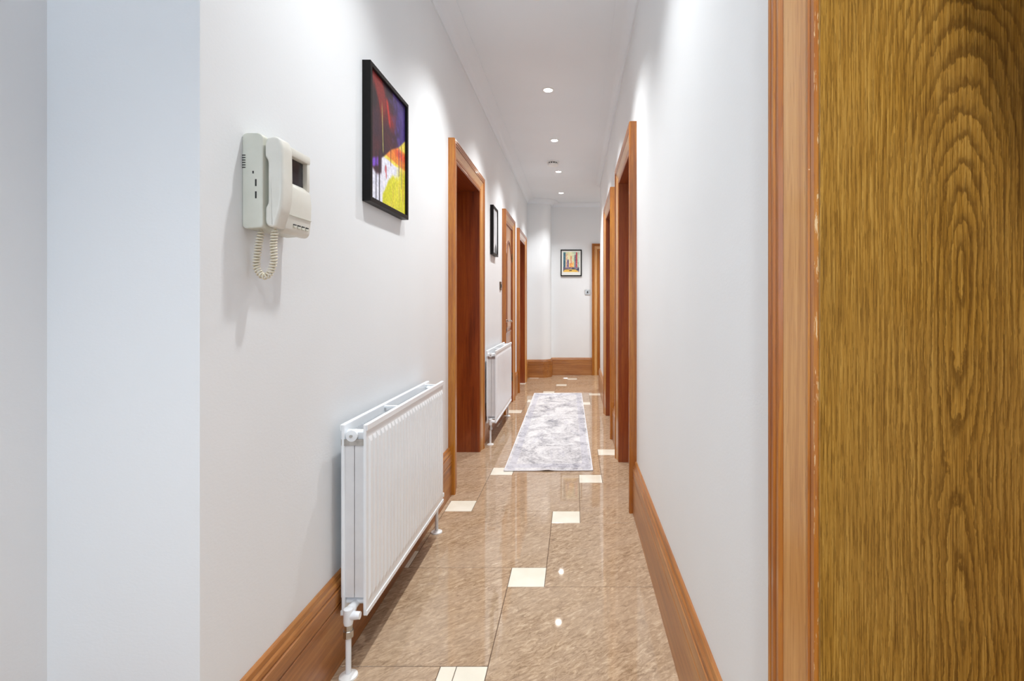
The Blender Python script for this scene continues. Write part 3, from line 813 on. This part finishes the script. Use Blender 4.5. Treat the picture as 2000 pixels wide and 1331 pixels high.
for k in range(6):
    child(bs, 'speaker_slot', *wbox(WI, -0.0006, 0.002, 0.140 + k * 0.0056, 0.1422 + k * 0.0056, 0.0005, 0.008), M_DARK)
child(bs, 'marking', *wbox(WI, -0.0005, 0.002, 0.127, 0.133, 0.024, 0.027), M_DARK)
for tt in (0.098, 0.070):
    child(bs, 'side_socket', *wbox(WI, -0.0005, 0.002, tt, tt + 0.016, 0.030, 0.0335), M_DARK)
# coiled cord: from the underside of the base down in a loop and up into the handset
path = []
ctrl = [(0.030, 0.024, 0.004), (0.020, 0.026, -0.045), (0.016, 0.028, -0.085), (0.030, 0.029, -0.107), (0.046, 0.029, -0.100), (0.056, 0.028, -0.070), (0.056, 0.027, -0.030), (0.062, 0.025, 0.008)]
def catmull(P, n):
    P = [Vector(p) for p in P]; P = [P[0] * 2 - P[1]] + P + [P[-1] * 2 - P[-2]]; out = []
    for i in range(1, len(P) - 2):
        for k in range(n):
            t = k / n
            out.append(0.5 * ((2 * P[i]) + (-P[i - 1] + P[i + 1]) * t + (2 * P[i - 1] - 5 * P[i] + 4 * P[i + 1] - P[i + 2]) * t * t + (-P[i - 1] + 3 * P[i] - 3 * P[i + 1] + P[i + 2]) * t ** 3))
    return out + [P[-2]]
cl = catmull(ctrl, 60)
ln = [0.0]
for i in range(1, len(cl)): ln.append(ln[-1] + (cl[i] - cl[i - 1]).length)
coil = []; TURNS = 36; u = Vector((0, 1, 0)); q = 0
NP = TURNS * 12
for k in range(NP + 1):
    d = ln[-1] * k / NP
    while q < len(ln) - 2 and ln[q + 1] < d: q += 1
    w = (d - ln[q]) / max(1e-9, ln[q + 1] - ln[q]); c = cl[q].lerp(cl[q + 1], w)
    tg = (cl[q + 1] - cl[q]).normalized(); u = (u - tg * u.dot(tg)).normalized(); vv = tg.cross(u)
    e = min(1, d / 0.012, (ln[-1] - d) / 0.012)
    a = 2 * PI * TURNS * k / NP
    pt = c + (u * math.cos(a) + vv * math.sin(a)) * 0.0064 * e
    coil.append(WI(pt.y, pt.z, pt.x))
child(ic, 'coiled_cord', *tube(coil, 0.0021, 6), M_CORD, smooth=True)

# ================================================================== RUG
def rug_mat():
    m, N, L, b = newmat('distressed_runner', (214, 212, 220), 0.9, spec=0.15)
    co = objco(N); sep = N.new('ShaderNodeSeparateXYZ'); L.new(co, sep.inputs[0])
    ax = math_(N, L, 'ABSOLUTE', sep.outputs[0])
    ay = math_(N, L, 'ABSOLUTE', math_(N, L, 'SUBTRACT', sep.outputs[1], 1.525))
    big = noise(N, L, mapping(N, L, co, (5, 4, 1)), 1.0, 6, 0.7, 1.0)
    orn = noise(N, L, mapping(N, L, co, (22, 40, 1), loc=(4, 1, 0)), 1.0, 6, 0.8, 2.0)
    thread = noise(N, L, mapping(N, L, co, (45, 210, 1)), 1.0, 4, 0.75)
    s = math_(N, L, 'ADD', math_(N, L, 'MULTIPLY', big, 0.45), math_(N, L, 'ADD', math_(N, L, 'MULTIPLY', orn, 0.42), math_(N, L, 'MULTIPLY', thread, 0.28)))
    c = ramp(N, L, s, [(0.44, (96, 95, 102)), (0.50, (144, 143, 149)), (0.555, (196, 194, 197)), (0.63, (226, 225, 226))])
    # faded lavender border band
    bx_ = math_(N, L, 'MULTIPLY', math_(N, L, 'GREATER_THAN', ax, 0.235), math_(N, L, 'LESS_THAN', ax, 0.285))
    by_ = math_(N, L, 'MULTIPLY', math_(N, L, 'GREATER_THAN', ay, 1.38), math_(N, L, 'LESS_THAN', ay, 1.47))
    bd = math_(N, L, 'MULTIPLY', math_(N, L, 'MAXIMUM', bx_, by_), math_(N, L, 'MULTIPLY', big, 0.55))
    c = mixc(N, L, bd, c, (160, 160, 182))
    med = noise(N, L, mapping(N, L, co, (9, 3.0, 1), loc=(0, 7, 0)), 1.0, 3, 0.6, 1.5)
    c = mixc(N, L, math_(N, L, 'MULTIPLY', math_(N, L, 'GREATER_THAN', med, 0.60), 0.18), c, (150, 150, 172))
    L.new(c, b.inputs['Base Color'])
    bump(N, L, b, thread, 0.5, 0.003)
    return m
M_RUG = rug_mat()
M_BIND = simple_noise('white_binding', (226, 224, 230), (238, 237, 240), 0.85, 90)
RX0, RX1, RY0, RL = -0.490, 0.118, 3.466, 3.05
rug = thing('runner_rug', 'long pale grey distressed runner rug on the tiled floor', 'rug', ((RX0 + RX1) / 2, RY0, 0))
rug.rotation_euler = (0, 0, math.radians(0.75))
RB = BASES[rug.name]
hw = (RX1 - RX0) / 2
def rz(x, y):
    z = 0.006
    z += 0.006 * math.exp(-((x + 0.01) / 0.04) ** 2) * math.exp(-(y / 0.10) ** 2)      # small ruck at the near edge
    z += 0.0012 * math.sin(y * 5.1) * math.sin(x * 7 + 1) * (0.5 + 0.5 * math.sin(y * 1.7))
    return max(0.0045, z)
NX, NY = 30, 90
V, F = [], []
for j in range(NY + 1):
    for i in range(NX + 1):
        x = -hw + 2 * hw * i / NX; y = RL * j / NY
        V.append((x, y, rz(x, y)))
n0 = len(V)
for j in range(NY + 1):
    for i in range(NX + 1):
        x = -hw + 2 * hw * i / NX; y = RL * j / NY
        V.append((x, y, rz(x, y) - 0.004))
def gi(i, j, k): return k * n0 + j * (NX + 1) + i
for j in range(NY):
    for i in range(NX):
        F.append((gi(i, j, 0), gi(i + 1, j, 0), gi(i + 1, j + 1, 0), gi(i, j + 1, 0)))
        F.append((gi(i, j, 1), gi(i, j + 1, 1), gi(i + 1, j + 1, 1), gi(i + 1, j, 1)))
for i in range(NX):
    F.append((gi(i, 0, 0), gi(i, 0, 1), gi(i + 1, 0, 1), gi(i + 1, 0, 0))); F.append((gi(i, NY, 0), gi(i + 1, NY, 0), gi(i + 1, NY, 1), gi(i, NY, 1)))
for j in range(NY):
    F.append((gi(0, j, 0), gi(0, j + 1, 0), gi(0, j + 1, 1), gi(0, j, 1))); F.append((gi(NX, j, 0), gi(NX, j, 1), gi(NX, j + 1, 1), gi(NX, j + 1, 0)))
pile = emit('pile', V, F, M_RUG, smooth=True, autosmooth=40); pile.parent = rug
edge = [(-hw, RL * j / NY) for j in range(NY + 1)] + [(-hw + 2 * hw * i / NX, RL) for i in range(1, NX + 1)] + [(hw, RL - RL * j / NY) for j in range(1, NY + 1)] + [(hw - 2 * hw * i / NX, 0) for i in range(1, NX + 1)]
bind = emit('binding', *tube([(x, y, rz(x, y) - 0.0008) for x, y in edge], 0.0045, 6), M_BIND, smooth=True); bind.parent = rug
